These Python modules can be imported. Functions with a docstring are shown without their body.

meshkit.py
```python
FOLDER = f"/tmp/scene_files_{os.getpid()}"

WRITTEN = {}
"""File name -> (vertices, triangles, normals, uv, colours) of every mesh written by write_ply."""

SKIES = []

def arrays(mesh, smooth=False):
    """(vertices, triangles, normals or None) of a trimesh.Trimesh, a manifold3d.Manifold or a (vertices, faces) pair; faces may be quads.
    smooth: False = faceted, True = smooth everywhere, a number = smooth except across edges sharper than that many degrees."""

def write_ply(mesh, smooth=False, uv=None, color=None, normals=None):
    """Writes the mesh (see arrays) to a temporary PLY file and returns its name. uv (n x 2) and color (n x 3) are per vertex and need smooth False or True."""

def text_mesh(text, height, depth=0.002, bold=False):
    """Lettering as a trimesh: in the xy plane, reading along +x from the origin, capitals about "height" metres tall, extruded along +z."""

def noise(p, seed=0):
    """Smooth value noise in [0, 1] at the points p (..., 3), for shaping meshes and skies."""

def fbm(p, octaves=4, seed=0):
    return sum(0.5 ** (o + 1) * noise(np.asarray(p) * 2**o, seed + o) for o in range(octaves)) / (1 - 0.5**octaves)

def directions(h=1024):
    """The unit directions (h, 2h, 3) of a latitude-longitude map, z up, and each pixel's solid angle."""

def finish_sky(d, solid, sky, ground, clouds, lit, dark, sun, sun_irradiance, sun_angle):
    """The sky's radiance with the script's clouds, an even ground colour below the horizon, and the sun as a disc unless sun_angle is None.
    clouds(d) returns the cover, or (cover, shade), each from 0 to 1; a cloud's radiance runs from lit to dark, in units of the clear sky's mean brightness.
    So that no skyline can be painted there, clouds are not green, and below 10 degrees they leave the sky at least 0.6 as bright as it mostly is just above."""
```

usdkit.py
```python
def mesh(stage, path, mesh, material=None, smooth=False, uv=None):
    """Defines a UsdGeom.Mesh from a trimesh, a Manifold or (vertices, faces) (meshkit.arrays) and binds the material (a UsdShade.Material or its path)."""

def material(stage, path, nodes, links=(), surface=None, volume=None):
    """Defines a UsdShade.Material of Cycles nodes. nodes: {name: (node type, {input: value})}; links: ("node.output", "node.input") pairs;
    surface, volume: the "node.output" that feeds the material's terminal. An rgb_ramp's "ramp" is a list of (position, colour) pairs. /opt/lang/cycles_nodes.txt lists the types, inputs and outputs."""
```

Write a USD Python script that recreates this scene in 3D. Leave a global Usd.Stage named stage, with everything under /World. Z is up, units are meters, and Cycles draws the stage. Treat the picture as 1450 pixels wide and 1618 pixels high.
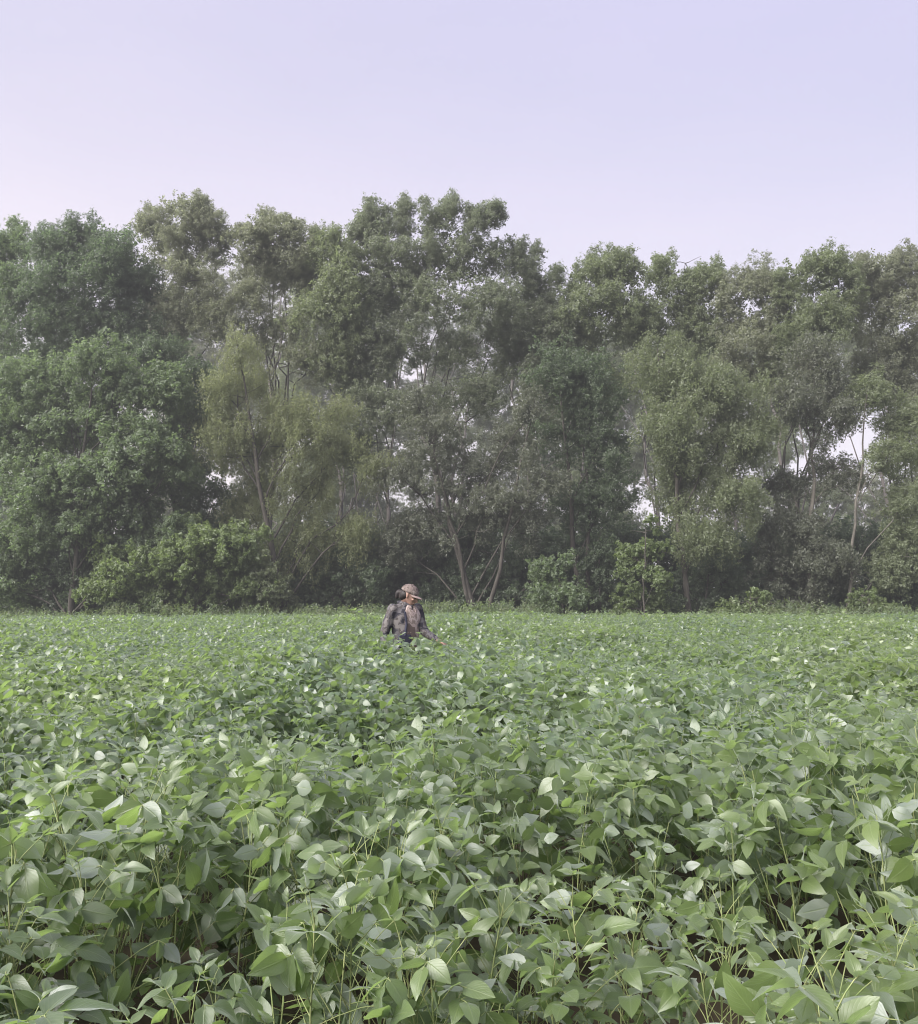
import math
import numpy as np
import trimesh
import manifold3d as m3
import usdkit
import meshkit
from pxr import Usd, UsdGeom, UsdLux, UsdShade, Gf, Sdf, Vt

stage = Usd.Stage.CreateInMemory()
UsdGeom.SetStageUpAxis(stage, 'Z')
UsdGeom.SetStageMetersPerUnit(stage, 1.0)
UsdGeom.Xform.Define(stage, '/World')
UsdGeom.Scope.Define(stage, '/World/Looks')

# ------------------------------------------------------------------ camera, sky, sun, exposure
EYE, PITCH, ROLL, FPX, CX, CY = 1.60, math.radians(4.41), math.radians(-0.12), 1569.0, 725.0, 809.0
EXPOSURE = 2.85
SUN_DIR = np.array([-0.62, -0.45, 0.66]); SUN_DIR /= np.linalg.norm(SUN_DIR)
SUN_INTENSITY, SUN_ANGLE = 0.40, 58.0
SKY_STRENGTH = 0.05

cam = UsdGeom.Camera.Define(stage, '/World/camera')
cam.CreateHorizontalApertureAttr(24.0)
cam.CreateVerticalApertureAttr(24.0 * 1024 / 918)
cam.CreateFocalLengthAttr(24.0 * FPX / 1450)
cam.CreateClippingRangeAttr(Gf.Vec2f(0.05, 20000))
cam.CreateExposureAttr(EXPOSURE)
cam.AddTranslateOp().Set(Gf.Vec3d(0, 0, EYE))
cam.AddRotateXYZOp().Set(Gf.Vec3f(90 + math.degrees(PITCH), 0, 0))
cam.AddRotateZOp().Set(math.degrees(ROLL))

L = '/World/Looks/'
dome = UsdLux.DomeLight.Define(stage, '/World/sky')
sun_el, sun_az = math.asin(SUN_DIR[2]), math.atan2(SUN_DIR[0], SUN_DIR[1])
sky_mat = usdkit.material(stage, L + 'sky_look', {
    'sky': ('sky_texture', {'sky_type': 'single_scattering', 'sun_disc': False, 'sun_elevation': sun_el, 'sun_rotation': sun_az, 'aerosol_density': 3.0}),
    'tc': ('texture_coordinate', {}),
    'sep': ('separate_xyz', {}),
    'up': ('map_range', {'from_min': 0.06, 'from_max': 0.60, 'clamp': True, 'range_type': 'smoothstep'}),
    'side': ('map_range', {'from_min': -0.75, 'from_max': 0.75, 'clamp': True, 'range_type': 'smoothstep'}),
    'low': ('mix_color', {'a': (3.02, 2.72, 2.76), 'b': (2.54, 2.40, 2.66), 'use_clamp': False}),
    'high': ('mix_color', {'a': (1.94, 1.86, 2.38), 'b': (1.70, 1.68, 2.40), 'use_clamp': False}),
    'veil': ('mix_color', {}),
    'nz': ('noise_texture', {'scale': 2.2, 'detail': 4.0, 'roughness': 0.5}),
    'stretch': ('mapping', {'scale': (1.0, 1.0, 3.5)}),
    'nr': ('map_range', {'from_min': 0.3, 'from_max': 0.7, 'to_min': 0.92, 'to_max': 0.985, 'clamp': True}),
    'nv': ('map_range', {'from_min': 0.3, 'from_max': 0.7, 'to_min': 0.965, 'to_max': 1.03, 'clamp': True}), 'lit': ('mix', {'mix_type': 'multiply', 'fac': 1.0}),
    'mixed': ('mix_color', {}),
    'bg': ('background_shader', {'strength': SKY_STRENGTH}),
}, [('tc.generated', 'sep.vector'), ('sep.z', 'up.value'), ('sep.x', 'side.value'),
    ('side.result', 'low.fac'), ('side.result', 'high.fac'), ('up.result', 'veil.fac'), ('low.result', 'veil.a'), ('high.result', 'veil.b'),
    ('tc.generated', 'stretch.vector'), ('stretch.vector', 'nz.vector'), ('nz.fac', 'nr.value'),
    ('nr.result', 'mixed.fac'), ('sky.color', 'mixed.a'), ('veil.result', 'lit.color1'), ('nv.result', 'lit.color2'), ('nz.fac', 'nv.value'), ('lit.color', 'mixed.b'), ('mixed.result', 'bg.color')], surface='bg.background')
UsdShade.MaterialBindingAPI.Apply(dome.GetPrim()).Bind(sky_mat)
dome.GetPrim().SetCustomDataByKey('kind', 'structure')

sun = UsdLux.DistantLight.Define(stage, '/World/sun')
sun.CreateNormalizeAttr(True)
sun.CreateIntensityAttr(SUN_INTENSITY)
sun.CreateAngleAttr(SUN_ANGLE)
sun.CreateColorAttr(Gf.Vec3f(1.0, 0.97, 0.92))
_q = Gf.Rotation(Gf.Vec3d(0, 0, 1), Gf.Vec3d(*map(float, SUN_DIR)))
sun.AddTransformOp().Set(Gf.Matrix4d().SetRotate(_q))

# ------------------------------------------------------------------ helpers
used = {}


def numbered(path):
    n = used.get(path, -1) + 1
    used[path] = n
    return path if n == 0 else f'{path}_{n:03d}'


def tag(p, label=None, cat=None, group=None, kind=None):
    p = p.GetPrim() if hasattr(p, 'GetPrim') else p
    for k, v in (('label', label), ('category', cat), ('group', group), ('kind', kind)):
        if v:
            p.SetCustomDataByKey(k, v)
    return p


def thing(name, label, cat, loc=(0, 0, 0), group=None, kind=None):
    x = UsdGeom.Xform.Define(stage, numbered('/World/' + name))
    x.AddTranslateOp().Set(Gf.Vec3d(*map(float, loc)))
    return tag(x, label, cat, group, kind)


def obj(name, mesh, mat, parent=None, smooth=False, uv=None):
    base = str(parent.GetPath()) if parent is not None else '/World'
    return usdkit.mesh(stage, numbered(base + '/' + name), mesh, mat, smooth=smooth, uv=uv).GetPrim()


FWD = np.array([0, math.cos(PITCH), math.sin(PITCH)])
UPV = np.array([0, -math.sin(PITCH), math.cos(PITCH)])


def at(px, py, Y):
    """The point of the world at distance Y along +y on the sight line of a place in the photograph."""
    d = np.array([(px - CX) / FPX, 0, 0]) + FWD + UPV * (CY - py) / FPX
    return np.array([0, 0, EYE]) + d * (Y / d[1])


def ground_z(x, y):
    r = np.hypot(x, y)
    t = np.clip(r - 20, 0, None)
    z = -0.033 * t * t / (t + 8)
    return np.maximum(z, -0.80 + 0.0 * z)


class Geo:
    def __init__(self):
        self.v, self.f, self.n = [], [], 0

    def add(self, v, f):
        v, f = np.asarray(v, float), np.asarray(f, int)
        if f.shape[1] == 4:
            f = np.vstack([f[:, [0, 1, 2]], f[:, [0, 2, 3]]])
        self.v.append(v); self.f.append(f + self.n); self.n += len(v)
        return self

    def mesh(self):
        return np.vstack(self.v), np.vstack(self.f)


def tube(points, radii, sides=6, cap=True):
    p = np.asarray(points, float)
    t = np.gradient(p, axis=0)
    t /= np.linalg.norm(t, axis=1, keepdims=True) + 1e-12
    ref = np.array([1.0, 0, 0]) if abs(t[0][2]) > 0.8 else np.array([0, 0, 1.0])
    a = np.cross(t, ref); a /= np.linalg.norm(a, axis=1, keepdims=True) + 1e-12
    b = np.cross(t, a)
    ang = np.arange(sides) * 2 * np.pi / sides
    r = np.broadcast_to(radii, (len(p),))[:, None, None]
    v = (p[:, None] + r * (np.cos(ang)[None, :, None] * a[:, None] + np.sin(ang)[None, :, None] * b[:, None])).reshape(-1, 3)
    i, j = np.meshgrid(np.arange(len(p) - 1), np.arange(sides), indexing='ij')
    q = np.stack([i * sides + j, i * sides + (j + 1) % sides, (i + 1) * sides + (j + 1) % sides, (i + 1) * sides + j], -1).reshape(-1, 4)
    return v, np.vstack([q[:, [0, 1, 2]], q[:, [0, 2, 3]]])


# ------------------------------------------------------------------ materials
def leaf_look(name, top, under, var=0.35, rough=0.45, spec=0.5, sheen=0.0, rvar=0.0, trans=0.3, trans_col=(0.18, 0.30, 0.05), veins=False, patch=0.8, warm=(0.16, 0.17, 0.05), warm_amt=0.3):
    n = {
        'g': ('geometry', {}),
        'oi': ('object_info', {}),
        'nz': ('noise_texture', {'scale': patch, 'detail': 3.0}),
        'isl': ('map_range', {'from_min': 0.0, 'from_max': 1.0, 'to_min': 1 - var, 'to_max': 1 + var}),
        'oir': ('map_range', {'from_min': 0.0, 'from_max': 1.0, 'to_min': 0.85, 'to_max': 1.15}),
        'val': ('math', {'math_type': 'multiply'}),
        'wr': ('map_range', {'from_min': 0.45, 'from_max': 0.75, 'to_min': 0.0, 'to_max': warm_amt, 'clamp': True}),
        'topw': ('mix_color', {'a': top, 'b': warm}),
        'side': ('mix_color', {'b': under}),
        'tone': ('hsv', {'hue': 0.5, 'saturation': 1.0}),
        'p': ('principled_bsdf', {'roughness': rough, 'specular_ior_level': spec, 'sheen_weight': sheen, 'sheen_roughness': 0.4, 'sheen_tint': (0.9, 0.95, 1.0)}),
        'rr': ('map_range', {'from_min': 0.0, 'from_max': 1.0, 'to_min': rough - rvar, 'to_max': rough + rvar}),
        'fr_': ('math', {'math_type': 'fraction'}), 'm7': ('math', {'math_type': 'multiply', 'value2': 7.31}),
        't': ('translucent_bsdf', {'color': trans_col}),
        'm': ('mix_closure', {'fac': trans}),
    }
    if veins is not None and patch < 0.5:
        n |= {'gx': ('separate_xyz', {}), 'gr': ('map_range', {'from_min': -7.0, 'from_max': 5.0, 'to_min': -0.10, 'to_max': 0.10, 'clamp': True}), 'ad': ('math', {'math_type': 'add'})}
    l = [('g.position', 'nz.vector'), ('nz.fac', 'wr.value'), ('wr.result', 'topw.fac'), ('topw.result', 'side.a'), ('g.backfacing', 'side.fac'),
         ('g.random_per_island', 'isl.value'), ('oi.random', 'oir.value'), ('isl.result', 'val.value1'), ('oir.result', 'val.value2'), ('val.value', 'tone.value'),
         ('p.BSDF', 'm.closure1'), ('t.BSDF', 'm.closure2'),
         ('g.random_per_island', 'm7.value1'), ('m7.value', 'fr_.value1'), ('fr_.value', 'rr.value'), ('rr.result', 'p.roughness')]
    if 'gx' in n:
        l.remove(('nz.fac', 'wr.value'))
        l += [('g.position', 'gx.vector'), ('gx.x', 'gr.value'), ('gr.result', 'ad.value1'), ('nz.fac', 'ad.value2'), ('ad.value', 'wr.value')]
    src = 'side.result'
    if veins:
        n |= {'uv': ('uvmap', {'attribute': 'st'}), 'us': ('separate_xyz', {}),
              'c': ('math', {'math_type': 'subtract', 'value2': 0.5}), 'ca': ('math', {'math_type': 'absolute'}),
              'rib': ('map_range', {'from_min': 0.012, 'from_max': 0.045, 'to_min': 0.55, 'to_max': 0.0, 'clamp': True}),
              'sl': ('math', {'math_type': 'multiply_add', 'value2': -0.8}),
              'fr': ('math', {'math_type': 'multiply', 'value2': 8.0}), 'pp': ('math', {'math_type': 'pingpong', 'value2': 0.5}),
              'lat': ('map_range', {'from_min': 0.0, 'from_max': 0.12, 'to_min': 0.22, 'to_max': 0.0, 'clamp': True}),
              'vs': ('math', {'math_type': 'maximum'}),
              'vc': ('mix_color', {'b': (0.26, 0.34, 0.13)}),
              'bp': ('bump', {'strength': 0.35, 'distance': 0.004}), }
        l += [('uv.UV', 'us.vector'), ('us.x', 'c.value1'), ('c.value', 'ca.value1'), ('ca.value', 'rib.value'),
              ('ca.value', 'sl.value1'), ('us.y', 'sl.value3'), ('sl.value', 'fr.value1'), ('fr.value', 'pp.value1'), ('pp.value', 'lat.value'),
              ('rib.result', 'vs.value1'), ('lat.result', 'vs.value2'), ('vs.value', 'vc.fac'), (src, 'vc.a'), ('vs.value', 'bp.height'), ('bp.normal', 'p.normal')]
        src = 'vc.result'
    l += [(src, 'tone.color'), ('tone.color', 'p.base_color')]
    return usdkit.material(stage, L + name, n, l, surface='m.closure')


def plain(name, c1, c2, scale=8.0, rough=0.8, bump=0.0, stretch=(1, 1, 1), spec=0.3):
    n = {'g': ('geometry', {}), 'mp': ('mapping', {'scale': stretch}), 'nz': ('noise_texture', {'scale': scale, 'detail': 5.0}),
         'r': ('rgb_ramp', {'ramp': [(0.3, c1), (0.7, c2)]}), 'p': ('principled_bsdf', {'roughness': rough, 'specular_ior_level': spec})}
    l = [('g.position', 'mp.vector'), ('mp.vector', 'nz.vector'), ('nz.fac', 'r.fac'), ('r.color', 'p.base_color')]
    if bump:
        n['b'] = ('bump', {'strength': 0.6, 'distance': bump}); l += [('nz.fac', 'b.height'), ('b.normal', 'p.normal')]
    return usdkit.material(stage, L + name, n, l, surface='p.BSDF')


SOY = leaf_look('soybean_leaf', (0.110, 0.170, 0.084), (0.29, 0.345, 0.285), var=0.48, rough=0.46, spec=1.0, sheen=0.42, rvar=0.06, trans=0.34, trans_col=(0.33, 0.48, 0.115), veins=True, patch=0.35, warm=(0.190, 0.260, 0.062), warm_amt=1.0)
SOYFAR = leaf_look('soybean_leaf_far', (0.110, 0.170, 0.084), (0.29, 0.345, 0.285), var=0.48, rough=0.46, spec=1.0, sheen=0.42, rvar=0.06, trans=0.34, trans_col=(0.33, 0.48, 0.115), patch=0.35, warm=(0.190, 0.260, 0.062), warm_amt=1.0)
STEM = plain('soybean_stem', (0.15, 0.20, 0.075), (0.25, 0.26, 0.12), 30, 0.7)
SOIL = plain('field_soil', (0.035, 0.026, 0.018), (0.085, 0.065, 0.045), 3.0, 0.95, bump=0.02)
MEADOW = plain('far_meadow', (0.05, 0.075, 0.03), (0.10, 0.12, 0.05), 0.3, 0.95)
BARK = plain('grey_bark', (0.03, 0.026, 0.022), (0.075, 0.066, 0.058), 3.0, 0.95, bump=0.03, stretch=(3, 3, 0.6))
PALE_BARK = plain('pale_bark', (0.06, 0.054, 0.046), (0.13, 0.118, 0.102), 3.0, 0.9, bump=0.02, stretch=(3, 3, 0.7))
GRASS = leaf_look('verge_grass', (0.085, 0.125, 0.04), (0.11, 0.15, 0.06), trans=0.3)
CROWN = {
    'dark': leaf_look('crown_dark_green', (0.074, 0.098, 0.060), (0.11, 0.135, 0.09), trans=0.42, trans_col=(0.19, 0.28, 0.12)),
    'green': leaf_look('crown_fresh_green', (0.125, 0.162, 0.076), (0.155, 0.195, 0.12), trans=0.42, trans_col=(0.26, 0.37, 0.14)),
    'olive': leaf_look('crown_olive', (0.148, 0.170, 0.092), (0.17, 0.195, 0.12), trans=0.42, trans_col=(0.32, 0.39, 0.17)),
    'yellow': leaf_look('crown_yellow_green', (0.165, 0.185, 0.090), (0.20, 0.22, 0.13), trans=0.42, trans_col=(0.38, 0.43, 0.18), warm=(0.20, 0.195, 0.09)),
    'brown': leaf_look('crown_brownish', (0.095, 0.106, 0.072), (0.13, 0.14, 0.105), trans=0.38, trans_col=(0.22, 0.25, 0.14), warm=(0.135, 0.118, 0.088), warm_amt=0.5),
    'lime': leaf_look('crown_bright_lime', (0.128, 0.170, 0.066), (0.16, 0.20, 0.10), trans=0.40, trans_col=(0.31, 0.42, 0.12)),
    'grey': leaf_look('crown_grey_green', (0.135, 0.155, 0.102), (0.17, 0.185, 0.135), trans=0.42, trans_col=(0.29, 0.35, 0.18)),
    'pale': leaf_look('crown_pale_green', (0.180, 0.192, 0.124), (0.21, 0.22, 0.16), trans=0.42, trans_col=(0.36, 0.40, 0.22), warm=(0.185, 0.168, 0.10)),
}

# ------------------------------------------------------------------ ground
rs = np.concatenate([np.arange(0, 80, 1.0), np.geomspace(80, 4000, 24)])
na = 96
th = np.arange(na) * 2 * np.pi / na
gx, gy = rs[:, None] * np.cos(th), rs[:, None] * np.sin(th)
gz = ground_z(gx, gy) + 0.03 * (meshkit.fbm(np.stack([gx, gy, 0 * gx], -1) * 0.9, 3, 5) - 0.5)
gv = np.stack([gx, gy, gz], -1).reshape(-1, 3)
ii, jj = np.meshgrid(np.arange(len(rs) - 1), np.arange(na), indexing='ij')
gq = np.stack([ii * na + jj, (ii + 1) * na + jj, (ii + 1) * na + (jj + 1) % na, ii * na + (jj + 1) % na], -1).reshape(-1, 4)
GROUND = usdkit.material(stage, L + 'ground_look', {
    'g': ('geometry', {}), 'nz': ('noise_texture', {'scale': 2.5, 'detail': 6.0}),
    'soil': ('rgb_ramp', {'ramp': [(0.3, (0.03, 0.023, 0.016)), (0.7, (0.085, 0.066, 0.046))]}),
    'gr': ('rgb_ramp', {'ramp': [(0.3, (0.05, 0.075, 0.028)), (0.7, (0.10, 0.12, 0.05))]}),
    's': ('vector_math', {'math_type': 'length'}), 'sw': ('map_range', {'from_min': 41.0, 'from_max': 44.0, 'clamp': True}),
    'm': ('mix_color', {}), 'b': ('bump', {'strength': 0.7, 'distance': 0.03}), 'p': ('principled_bsdf', {'roughness': 0.95, 'specular_ior_level': 0.2}),
}, [('g.position', 'nz.vector'), ('nz.fac', 'soil.fac'), ('nz.fac', 'gr.fac'), ('g.position', 's.vector1'), ('s.value', 'sw.value'), ('sw.result', 'm.fac'),
    ('soil.color', 'm.a'), ('gr.color', 'm.b'), ('m.result', 'p.base_color'), ('nz.fac', 'b.height'), ('b.normal', 'p.normal')], surface='p.BSDF')
tag(obj('ground', (gv, gq), GROUND, smooth=True), 'bare brown soil under the crop, grassy beyond the trees', None, None, 'structure')

# ------------------------------------------------------------------ summer haze
HAZE = usdkit.material(stage, L + 'haze_air', {'v': ('principled_volume', {'color': (0.90, 0.91, 0.94), 'density': 0.0010, 'anisotropy': 0.2})}, volume='v.volume')
hb = trimesh.creation.box([8400, 8400, 32]); hb.apply_translation([0, 0, 32 / 2 - 2.0])
tag(obj('haze', (hb.vertices, hb.faces), HAZE), 'thin pale summer haze over the field and the trees', 'haze', None, 'stuff')

# ------------------------------------------------------------------ trees


def limb(a, b, r0, r1, rng, n=7, wob=0.06, sag=0.0):
    a, b = np.asarray(a, float), np.asarray(b, float)
    s = np.linspace(0, 1, n)[:, None]
    ln = np.linalg.norm(b - a)
    p = a + (b - a) * s
    w = rng.normal(0, 1, (n, 3)) * wob * ln * np.sin(np.pi * s) * 0.5
    w = (w + np.roll(w, 1, 0)) / 2
    p += w
    p[:, 2] += (np.sin(np.pi * s[:, 0]) * sag * ln)
    return p, np.linspace(r0, r1, n)


def leaves(c, out, size, rng, aspect=0.55, up=0.45, hang=0.0):
    """Folded diamond leaves: centres c, outward directions out."""
    n = len(c)
    nrm = out * (1 - up) + np.array([0, 0, up]) + rng.normal(0, 0.55, (n, 3))
    nrm /= np.linalg.norm(nrm, axis=1, keepdims=True) + 1e-9
    d = rng.normal(0, 1, (n, 3)) + np.array([0, 0, -hang])
    d -= nrm * (d * nrm).sum(1, keepdims=True)
    d /= np.linalg.norm(d, axis=1, keepdims=True) + 1e-9
    s = np.cross(nrm, d)
    ln = (size * rng.uniform(0.65, 1.3, n))[:, None]
    w = ln * aspect * 0.5
    v = np.stack([c - d * ln * 0.5, c + s * w + nrm * w * 0.3 - d * ln * 0.08, c + d * ln * 0.5 - nrm * ln * 0.1, c - s * w + nrm * w * 0.3 - d * ln * 0.08], 1).reshape(-1, 3)
    i = np.arange(n)[:, None] * 4
    return v, np.vstack([i + [0, 1, 2], i + [0, 2, 3]])


def crown_clumps(cen, rad, rng, per_area, gate, seed, lowcut=0.35):
    """Places of the leaf clumps of one lobe, kept to its outer part, thinned by a lumpy field so that gaps stay."""
    area = 4 * np.pi * ((rad[0] * rad[1]) ** 1.6 + (rad[0] * rad[2]) ** 1.6 + (rad[1] * rad[2]) ** 1.6) ** (1 / 1.6) / 3 ** (1 / 1.6)
    n = max(8, int(area * per_area * (2.2 if rad[0] < 0.6 else 1)))
    d = rng.normal(0, 1, (n, 3)); d /= np.linalg.norm(d, axis=1, keepdims=True)
    low = d[:, 2] < -0.3
    d[low & (rng.random(n) < lowcut), 2] *= -1
    fr = rng.uniform(0.10, 1.0, n) ** 0.5 * np.where(rng.random(n) < 0.10, 1.22, 1.0)
    lump = 0.58 + 0.85 * meshkit.fbm(cen + d * rad.mean() * 1.5 + seed, 2, seed)
    p = cen + d * rad * (fr * lump)[:, None]
    keep = meshkit.fbm(p / np.array([1.0, 1.0, 0.8]) * 0.75, 2, seed + 7) > gate
    return p[keep], d[keep]


def sprig(rng, size, n, aspect, up, hang):
    """One sprig of leaves about one unit in radius: a few twigs' worth of small clusters, dome shaped."""
    nb = 12
    b = rng.normal(0, 1, (nb, 3)); b /= np.linalg.norm(b, axis=1, keepdims=True)
    b *= rng.uniform(0.2, 1.1, (nb, 1)); b[:, 2] *= 0.9
    k = rng.integers(0, nb, n)
    o = rng.normal(0, 1, (n, 3)); o /= np.linalg.norm(o, axis=1, keepdims=True)
    c = b[k] + o * rng.random((n, 1)) ** 0.5 * 0.30 * np.array([1, 1, 1.1])
    if hang:
        c[:, 2] -= hang * rng.random(n) ** 1.4
    out = c * 0.8 + o * 0.5
    out /= np.linalg.norm(out, axis=1, keepdims=True) + 1e-9
    return leaves(c, out, size, rng, aspect, up, hang)


def build_tree(name, label, cat, base, Y, lobes, look, leaf=0.125, dens=3.1, per=120, gate=0.30, clump=0.50, spires=False, fill=None, thin=0.10, trunk=0.16, bark=None, top=None, lean=0.0, group=None, seed=1, hang=0.0, stems=1, limbs=True, aspect=0.55, up=0.45, vines=None):
    rng = np.random.default_rng(seed)
    bx = at(base, 950, Y)[0]
    bz = float(ground_z(bx, Y)) - 0.05
    root = np.array([bx, Y, bz])
    t = thing(name, label, cat, root, group)
    bark = bark or BARK
    L3 = []
    lobes = list(lobes)
    n0 = len(lobes)
    if fill:
        x0, x1, y0, y1 = fill
        for fy in np.arange(y0, y1, 54.0):
            for fx in np.arange(x0, x1 + 1, 64.0):
                if rng.random() < 0.92:
                    lobes.append((fx + rng.uniform(-26, 26), fy + rng.uniform(-22, 22), rng.uniform(44, 66), rng.uniform(36, 52), Y + rng.uniform(-1.2, 1.8)))
    if spires:
        for q in sorted(lobes[:n0], key=lambda q: q[1])[:5]:
            for k in range(4):
                lobes.insert(0, (q[0] + rng.uniform(-0.8, 0.8) * q[2], q[1] - q[3] * rng.uniform(0.55, 1.0), rng.uniform(8, 14), rng.uniform(15, 28)))
                n0 += 1
    for q in lobes:
        px, py, rx, ry = q[:4]
        yy = Y + (q[4] if len(q) > 4 else rng.uniform(-0.9, 0.9))
        m = yy / FPX
        L3.append((at(px, py + 8, yy) - root, np.array([rx * m, min((rx + ry) / 2 * m, 2.4), ry * m]) * 1.08))
    # wood
    tp = max(L3, key=lambda q: q[0][2])
    for s in range(stems):
        g = Geo()
        if s == 0:
            end = tp[0] + np.array([0, 0, tp[1][2] * 0.4])
        else:
            q = sorted(L3, key=lambda q: -q[0][2])[min(s, len(L3) - 1)]
            end = q[0]
        a = np.array([rng.normal(0, 0.15) * (s > 0), rng.normal(0, 0.1) * (s > 0), 0])
        mid = np.array([lean, 0, 0])
        p, r = limb(a, end, trunk * (0.75 if s else 1), 0.02, rng, 14, 0.022)
        p += mid * np.sin(np.pi * np.linspace(0, 1, 14))[:, None]
        r = r * np.where(np.linspace(0, 1, 14) < 0.06, 1.35, 1)
        g.add(*tube(p, r, 8))
        if s == 0:
            main = p
        obj('trunk', g.mesh(), bark, t, smooth=True)
    if limbs:
        for li, (c, rad) in enumerate(L3):
            if (li >= n0 and li % 4) or rad[0] < 0.6:
                continue
            h = np.clip(c[2] - 0.9 * np.hypot(c[0] - np.interp(c[2], main[:, 2], main[:, 0]), c[1]) - rad[2] * 0.8, 0.25 * c[2], None)
            st = np.array([np.interp(h, main[:, 2], main[:, i]) for i in range(3)])
            e = c + np.array([0, 0, rad[2] * 0.2])
            r0 = np.clip(trunk * 0.38 * (1 - 0.5 * h / max(main[-1, 2], 1)), 0.015, 0.08)
            p, r = limb(st, e, r0, 0.015, rng, 7, 0.10, 0.06)
            g = Geo().add(*tube(p, r, 5))
            for k in range(5):
                d = rng.normal(0, 1, 3); d[2] = abs(d[2]) * 0.7; d /= np.linalg.norm(d)
                s0 = p[rng.integers(3, 7)]
                pp, rr = limb(s0, s0 + d * rad * 0.85, 0.022, 0.006, rng, 5, 0.12)
                g.add(*tube(pp, rr, 4))
            obj('limb', g.mesh(), bark, t, smooth=True)
    # foliage: sprigs of small leaves
    pos, sc, rt, kd = [], [], [], []
    for li, (c, rad) in enumerate(L3):
        p, d = crown_clumps(c + root, rad, rng, dens * (1 if li < n0 else 0.8), gate if li < n0 else gate + thin, seed + li)
        pos.append(p - root)
        tips = 0.5 if rad[0] < 0.6 else 1.0
        sc.append(clump * rng.uniform(0.55, 1.3, len(p)) * (tips if li < n0 else 1.1))
        rt.append(d)
    pos, sc, d = np.vstack(pos), np.concatenate(sc), np.vstack(rt)
    ci = UsdGeom.PointInstancer.Define(stage, str(t.GetPath()) + '/crown')
    tag(ci, kind='stuff')
    paths = []
    for k in range(4):
        pth = str(ci.GetPath()) + f'/sprig_{k:03d}'
        usdkit.mesh(stage, pth, sprig(rng, leaf / clump, per, aspect, up, hang / clump), CROWN[look])
        paths.append(Sdf.Path(pth))
    ci.CreatePrototypesRel().SetTargets(paths)
    ci.CreateProtoIndicesAttr(Vt.IntArray.FromNumpy(rng.integers(0, 4, len(pos)).astype(np.int32)))
    ci.CreatePositionsAttr(Vt.Vec3fArray.FromNumpy(pos.astype(np.float32)))
    ci.CreateScalesAttr(Vt.Vec3fArray.FromNumpy(np.repeat(sc[:, None], 3, 1).astype(np.float32)))
    # turned about the upright, then leant outwards
    a1 = rng.uniform(0, np.pi, len(pos)); lean_ = np.arctan2(np.hypot(d[:, 0], d[:, 1]), np.abs(d[:, 2]) + 0.4) * (0.15 if hang else 0.55) * 0.5
    az = np.arctan2(d[:, 1], d[:, 0]); ax, ay = -np.sin(az), np.cos(az)
    w1, z1, w2, x2, y2 = np.cos(a1), np.sin(a1), np.cos(lean_), ax * np.sin(lean_), ay * np.sin(lean_)
    q = np.stack([w2 * w1, x2 * w1 + y2 * z1, y2 * w1 - x2 * z1, w2 * z1], 1)
    ci.CreateOrientationsAttr(Vt.QuathArray([Gf.Quath(*map(float, k)) for k in q]))
    return t


def T(*a, **k):
    return build_tree(*a, **k)


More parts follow.
